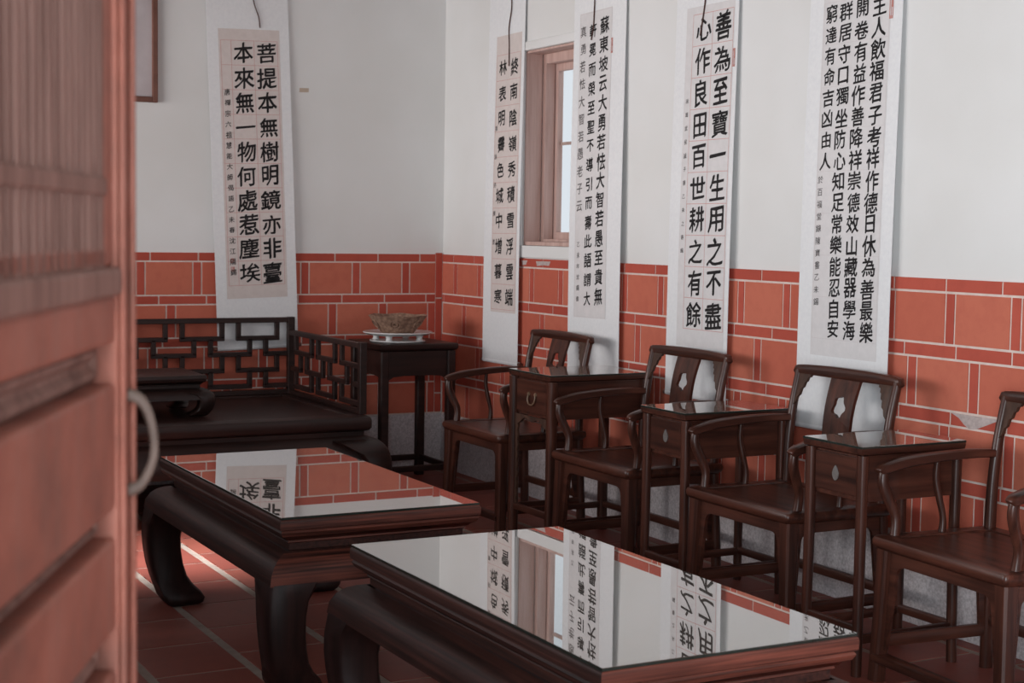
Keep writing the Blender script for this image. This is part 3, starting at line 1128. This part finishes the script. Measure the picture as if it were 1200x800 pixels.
def scroll(label, side, u, zb, zt, W, ang, off_b, off_t, sheet, sheet_mat, columns, grid=None, small=(), seals=(), cord=None):
    """u = left edge at the bottom; local x right, z up from the bottom, -y towards the room"""
    t = thing('hanging_scroll', label, 'scroll', group='calligraphy scrolls on the walls')
    H = zt-zb
    if side == 'B':
        t.location = (u, 0, zb)
        t.rotation_euler = (0, ang, 0)
    else:
        t.location = (0, u, zb)
        t.rotation_euler = Matrix.Rotation(math.pi/2, 3, 'Z').to_euler()
        t.rotation_euler = (Matrix.Rotation(math.pi/2, 3, 'Z') @ Matrix.Rotation(ang, 3, 'Y')).to_euler()

    def yf(z):
        f = min(max(z/H, 0), 1)
        return -(off_b+(off_t-off_b)*f)-0.004*math.sin(f*5)
    n = 24
    bm = bmesh.new()
    L, R, L2, R2 = [], [], [], []
    for k in range(n+1):
        z = H*k/n
        L.append(bm.verts.new((0, yf(z), z)))
        R.append(bm.verts.new((W, yf(z), z)))
        L2.append(bm.verts.new((0, yf(z)+0.002, z)))
        R2.append(bm.verts.new((W, yf(z)+0.002, z)))
    for k in range(n):
        bm.faces.new((L[k], R[k], R[k+1], L[k+1]))
        bm.faces.new((R2[k], L2[k], L2[k+1], R2[k+1]))
        bm.faces.new((L2[k], L[k], L[k+1], L2[k+1]))
        bm.faces.new((R[k], R2[k], R2[k+1], R[k+1]))
    link('mount', bm, PAPER, t, smooth=40)
    # bottom roller wrapped in the mount
    bm = bmesh.new()
    sweep(bm, [(0.0, yf(0)+0.010, 0.0), (W*0.5, yf(0)+0.010, 0.0), (W, yf(0)+0.010, 0.0)], (0.0125, 0.0125), side=(0, 1, 0), sub=1, seg=12)
    link('roller', bm, PAPER, t, smooth=50)
    for s, x in ((-1, 0.0), (1, W)):
        bm = bmesh.new()
        sweep(bm, [(x, yf(0)+0.010, 0.0), (x+s*0.020, yf(0)+0.010, 0.0)], (0.0105, 0.0105), side=(0, 1, 0), sub=1, seg=10)
        link('roller_knob', bm, FRAME_WOOD, t, smooth=50)
    bm = bmesh.new()
    sweep(bm, [(0.0, yf(H)+0.004, H), (W, yf(H)+0.004, H)], (0.008, 0.008), side=(0, 1, 0), sub=1, seg=8)
    link('hanging_rod', bm, FRAME_WOOD, t, smooth=50)
    # writing sheet pasted on the mount
    a, b, z0, z1 = sheet
    bm = bmesh.new()
    va, vb = [], []
    for k in range(n+1):
        z = z0+(z1-z0)*k/n
        va.append(bm.verts.new((a, yf(z)-0.0006, z)))
        vb.append(bm.verts.new((b, yf(z)-0.0006, z)))
    for k in range(n):
        bm.faces.new((va[k], vb[k], vb[k+1], va[k+1]))
    link('writing_sheet', bm, sheet_mat, t, smooth=40)
    if grid:
        us, zs, lw, gm = grid
        bm = bmesh.new()

        def strip(u0, u1, za, zbb):
            m = 12 if abs(zbb-za) > 0.2 else 1
            for k in range(m):
                q0, q1 = za+(zbb-za)*k/m, za+(zbb-za)*(k+1)/m
                bm.faces.new([bm.verts.new(p) for p in ((u0, yf(q0)-0.0011, q0), (u1, yf(q0)-0.0011, q0), (u1, yf(q1)-0.0011, q1), (u0, yf(q1)-0.0011, q1))])
        for uu in us:
            strip(uu-lw, uu+lw, zs[-1], zs[0])
        for zz in zs:
            strip(us[0], us[-1], zz-lw, zz+lw)
        link('ruling', bm, gm, t)
    bm = bmesh.new()
    seed = int(abs(u)*100)
    for (text, uc, ztop, pitch, size) in columns:
        for i, ch in enumerate(text):
            seed += 1
            write(bm, ch, uc, ztop-pitch*(i+0.5), size, yf, seed)
    for (text, uc, ztop, pitch, size) in small:
        for i, ch in enumerate(text):
            seed += 1
            write(bm, ch, uc, ztop-pitch*(i+0.5), size, yf, seed, 0.006, mi=1)
    link('inscription', bm, [INK, INK_PALE if side == 'B' else INK], t)
    if seals:
        bm = bmesh.new()
        for (su, sz, sw, sh) in seals:
            fr = 0.18
            plate(bm, [(su, sz), (su+sw, sz), (su+sw, sz+sh), (su, sz+sh)],
                  [[(su+sw*fr, sz+sh*0.12), (su+sw*0.42, sz+sh*0.12), (su+sw*0.42, sz+sh*0.88), (su+sw*fr, sz+sh*0.88)],
                   [(su+sw*0.58, sz+sh*0.12), (su+sw*(1-fr), sz+sh*0.12), (su+sw*(1-fr), sz+sh*0.45), (su+sw*0.58, sz+sh*0.45)]],
                  lambda p, q, s: (p, yf(q)-0.0012-0.0004*s, q))
        link('seal', bm, SEAL, t)
    if cord:
        bm = bmesh.new()
        sweep(bm, [(cu, yf(cz)-0.004-0.002*i % 0.003, cz) for i, (cu, cz) in enumerate(cord)], (0.003, 0.003), side=(1, 0, 0), sub=4, seg=6)
        link('tie_cord', bm, CORD, t, smooth=50)
    return t


# far-wall scroll, two columns of ten characters plus a small one
zb = 0.712
pz = 0.1297
zs = [2.345-zb-pz*k for k in range(11)]
scroll('calligraphy scroll hanging alone on the far wall above the daybed', 'A', -1.336, zb, 2.80, 0.452, -0.034, 0.030, 0.014,
       (0.060, 0.398, 0.978-zb, 2.405-zb), SHEET_PINK,
       [('菩提本無樹明鏡亦非臺', 0.318, zs[0], pz, 0.112), ('本來無一物何處惹塵埃', 0.190, zs[0], pz, 0.112)],
       ([0.072, 0.128, 0.254, 0.385], zs, 0.0011, RED_LINE),
       [('唐禪宗六祖慧能大師偈語乙未春沈江陽錫', 0.098, 2.10-zb, 0.056, 0.034)], [(0.086, 1.17-zb, 0.020, 0.024), (0.086, 1.125-zb, 0.020, 0.024)],
       [(0.25, 2.62-zb), (0.262, 2.54-zb), (0.285, 2.47-zb), (0.290, 2.415-zb)])

zb = 0.672
pz = 0.1335
zs = [2.285-zb-pz*k for k in range(11)]
scroll('narrow-looking scroll left of the window, nearest the room corner', 'B', 0.585, zb, 2.80, 0.40, -0.006, 0.036, 0.014,
       (0.092, 0.372, 0.935-zb, 2.385-zb), SHEET_PINK,
       [('終南陰嶺秀積雪浮雲端', 0.298, zs[0], pz, 0.088), ('林表明霽色城中增暮寒', 0.172, zs[0], pz, 0.084)],
       ([0.100, 0.364], zs, 0.0010, RED_LINE), [('祖詠詩陳書', 0.115, 1.98-zb, 0.15, 0.03)], [],
       [(0.245, 2.62-zb), (0.258, 2.52-zb), (0.232, 2.42-zb), (0.238, 2.33-zb), (0.245, 2.22-zb)])

zb = 0.672
scroll('scroll just right of the window, its three unruled columns shrinking to fine script', 'B', 1.503, zb, 2.75, 0.470, -0.016, 0.036, 0.014,
       (0.058, 0.350, 0.955-zb, 2.405-zb), SHEET,
       [('蘇東坡云大勇若怯大智若愚至貴無', 0.282, 2.372-zb, 0.0903, 0.080), ('軒冕而榮至聖不導引而壽此語謂大', 0.180, 2.358-zb, 0.0903, 0.068)],
       ([0.060, 0.348], [2.40-zb, 0.960-zb], 0.0007, PALE_LINE),
       [('真勇若怯大智若愚老子云', 0.092, 2.36-zb, 0.083, 0.056), ('乙未年沈錫書', 0.092, 1.33-zb, 0.052, 0.028)], [(0.345, 2.19-zb, 0.016, 0.07)],
       [(0.190, 2.62-zb), (0.196, 2.50-zb), (0.192, 2.40-zb), (0.186, 2.33-zb), (0.172, 2.27-zb)])

zb = 0.672
pz = 0.1332
zs = [2.292-zb-pz*k for k in range(11)]
scroll('scroll with two bold columns in red ruled squares, third along the window wall', 'B', 2.362, zb, 2.72, 0.450, -0.002, 0.036, 0.014,
       (0.080, 0.425, 0.885-zb, 2.325-zb), SHEET,
       [('善為至寶一生用之不盡', 0.345, zs[0], pz, 0.118), ('心作良田百世耕之有餘', 0.205, zs[0], pz, 0.112)],
       ([0.130, 0.272, 0.418], zs, 0.0012, RED_LINE),
       [('諸葛武侯誡子書乙未之春錫', 0.105, 1.96-zb, 0.058, 0.022)], [(0.422, 2.05-zb, 0.016, 0.075)],
       [(0.222, 2.62-zb), (0.222, 2.45-zb), (0.218, 2.36-zb), (0.208, 2.30-zb), (0.190, 2.20-zb)])

zb = 0.640
pz = 0.0785
z1 = 2.235
scroll('widest scroll, four dense columns of characters, rightmost on the window wall', 'B', 3.270, zb, 2.70, 0.512, -0.001, 0.036, 0.014,
       (0.080, 0.452, 0.915-zb, 2.45-zb), SHEET,
       [('主人飲福君子考祥作德日休為善最樂', 0.392, z1-zb, pz, 0.077), ('開卷有益作善降祥崇德效山藏器學海', 0.298, z1-zb, pz, 0.075),
        ('群居守口獨坐防心知足常樂能忍自安', 0.208, z1-zb, pz, 0.072), ('窮達有命吉凶由人', 0.128, z1-zb, pz, 0.068)],
       ([0.086, 0.446], [z1-zb-pz*2*k+0.001 for k in range(9)], 0.0005, PALE_LINE),
       [('於百福堂錄陳寶書乙未錫', 0.105, 1.60-zb, 0.046, 0.030)], [(0.445, 2.14-zb, 0.02, 0.09)])

# ------------------------------------------------------------------ framed picture high on the far wall, tape mark
t = thing('picture_frame', 'brown wooden picture frame hanging high on the far wall beside the open door', 'picture', (0.012, -2.06, 2.0))
bm = bmesh.new()
for (a, b, c, d) in ((-0.41, -0.382, 0, 0.95), (0.377, 0.405, 0, 0.95), (-0.382, 0.377, 0, 0.028), (-0.382, 0.377, 0.922, 0.95)):
    box(bm, -0.01, 0.016, a, b, c, d)
link('frame', bm, FRAME_WOOD, t, bevel=0.004)
bm = bmesh.new()
box(bm, -0.008, 0.0, -0.382, 0.377, 0.028, 0.922)
link('picture', bm, PICTURE, t)
bm = bmesh.new()
plate(bm, [(-0.874, 2.098), (-0.822, 2.100), (-0.820, 2.122), (-0.873, 2.121)], [], lambda u, v, q: (0.0005+0.0012*q, u, v))
tag(link('tape_strip', bm, TAPE), 'small strip of yellowed tape on the white far wall beside its scroll', 'tape')

# ------------------------------------------------------------------ open door leaf at the left edge
DIR = Vector((-0.9078, 0.4193, 0)).normalized()


def ray(px, py):
    return (_F*F_PX + R_*(px-600) - U_*(py-400))


DEP = 1.38
rr = ray(161, 400)
E = CAM+rr*(DEP/rr.dot(_F))
E = Vector((E.x, E.y, 0))
DW, DT = 0.66, 0.045
hinge = E-DIR*DW
d = bpy.data.objects.new('door_1', None)
COL.objects.link(d)
d.location = hinge
d.rotation_euler = (0, 0, math.atan2(DIR.y, DIR.x))
struct(d)
# local: x from hinge to free edge, visible face at y=0 (room side), body towards +y
SW = 0.088
bm = bmesh.new()
box(bm, 0, SW, 0, DT, 0.02, 2.42)
box(bm, 0.003, 0.02, -0.006, 0, 0.02, 2.42)
link('stile', bm, DOOR, d, bevel=0.004)
bm = bmesh.new()
box(bm, DW-SW, DW-0.024, 0, DT, 0.02, 2.42)
box(bm, DW-0.024, DW, 0.010, DT, 0.02, 2.42)
box(bm, DW-SW+0.004, DW-SW+0.016, -0.005, 0, 0.02, 2.42)
box(bm, DW-0.040, DW-0.030, -0.005, 0, 0.02, 2.42)
link('stile', bm, DOOR, d, bevel=0.004)
# rails (z ranges) and raised panels between them
Z_LAT0 = 1.338


def zpix(py):
    dd = 1.28
    return CAM.z-(py-268)*dd/F_PX


rails = [(1.262, 1.322), (1.105, 1.128), (0.985, 1.010), (0.0, 0.12)]
RAILS = [(zpix(352), zpix(300)), (zpix(452), zpix(412)), (zpix(636), zpix(612)), (zpix(800), zpix(770)), (0.25, 0.40), (0.02, 0.14), (2.30, 2.42), (zpix(247), zpix(224))]
Z_SILL = zpix(352)


def rail(z0, z1, y0=0.004, y1=DT-0.004, m=DOOR):
    bm = bmesh.new()
    box(bm, SW, DW-SW, y0, y1, z0, z1)
    link('rail', bm, m, d, bevel=0.004)


g1a, g1b = zpix(456), zpix(408)
g2a, g2b = zpix(640), zpix(606)
g3a, g3b = zpix(800), zpix(752)
rail(Z_SILL, zpix(318), -0.004, DT, DOOR_WEATHERED)
rail(g1b, Z_SILL, 0.002)
rail(g2b, g1a, 0.002)
rail(g3b, g2a, 0.002)
rail(0.40, g3a, 0.002)
rail(0.02, 0.14)
rail(2.32, 2.42)
for (a, b) in ((g1a, g1b), (g2a, g2b), (g3a, g3b), (0.14, 0.40)):
    bm = bmesh.new()
    rloft(bm, SW, DW-SW, a, b, [(0.0, 0.0), (0.006, 0.006), (0.006, min(0.012, (b-a)*0.3)), (0.001, min(0.020, (b-a)*0.45))], False, True)
    for v in bm.verts:
        x, y, z = v.co
        v.co = (x, 0.022-z, y)
    box(bm, SW, DW-SW, 0.022, 0.036, a, b)
    link('groove_panel', bm, DOOR_WEATHERED, d)
# lattice of upright slats with two crossbars
z0, z1 = zpix(318), 2.32
bm = bmesh.new()
ns = 20
for k in range(ns):
    x = SW+0.030+(DW-2*SW-0.060)*(k+0.5)/ns
    box(bm, x-0.0058, x+0.0058, 0.004, 0.020, z0, z1)
link('slat_screen', bm, DOOR_WEATHERED, d)
bm = bmesh.new()
box(bm, SW, DW-SW, 0.028, 0.034, z0, z1)
link('screen_backing', bm, FRAME_WOOD, d)
bm = bmesh.new()
for (za, zbb) in ((zpix(236), zpix(216)), (1.86, 1.89)):
    box(bm, SW+0.03, DW-SW-0.03, 0.002, 0.010, za, zbb)
link('crossbar', bm, DOOR_WEATHERED, d, bevel=0.002)
bm = bmesh.new()
box(bm, DW-SW-0.030, DW-SW, 0.004, DT-0.004, z0, z1)
box(bm, SW, SW+0.030, 0.004, DT-0.004, z0, z1)
box(bm, SW+0.03, DW-SW-0.03, 0.004, DT-0.004, z0, z0+0.016)
link('lattice_frame', bm, DOOR, d, bevel=0.003)
# iron bow handle near the free edge
ha, hb = 1.37-(460-268)*DEP/F_PX, 1.37-(568-268)*DEP/F_PX
bm = bmesh.new()
xh = DW-0.055
sweep(bm, [(xh, 0.006, ha), (xh, -0.008, ha-0.001), (xh, -0.018, ha-0.012), (xh, -0.024, ha-0.036), (xh, -0.023, hb+0.026), (xh, -0.015, hb+0.008), (xh, -0.006, hb+0.001), (xh, 0.006, hb)],
      [(0.0055, 0.0065), (0.0045, 0.0055), (0.0034, 0.0042), (0.0030, 0.0036), (0.0030, 0.0036), (0.0036, 0.0042), (0.0046, 0.0055), (0.0055, 0.0065)], sub=5, seg=8)
link('handle', bm, IRON, d, smooth=50)
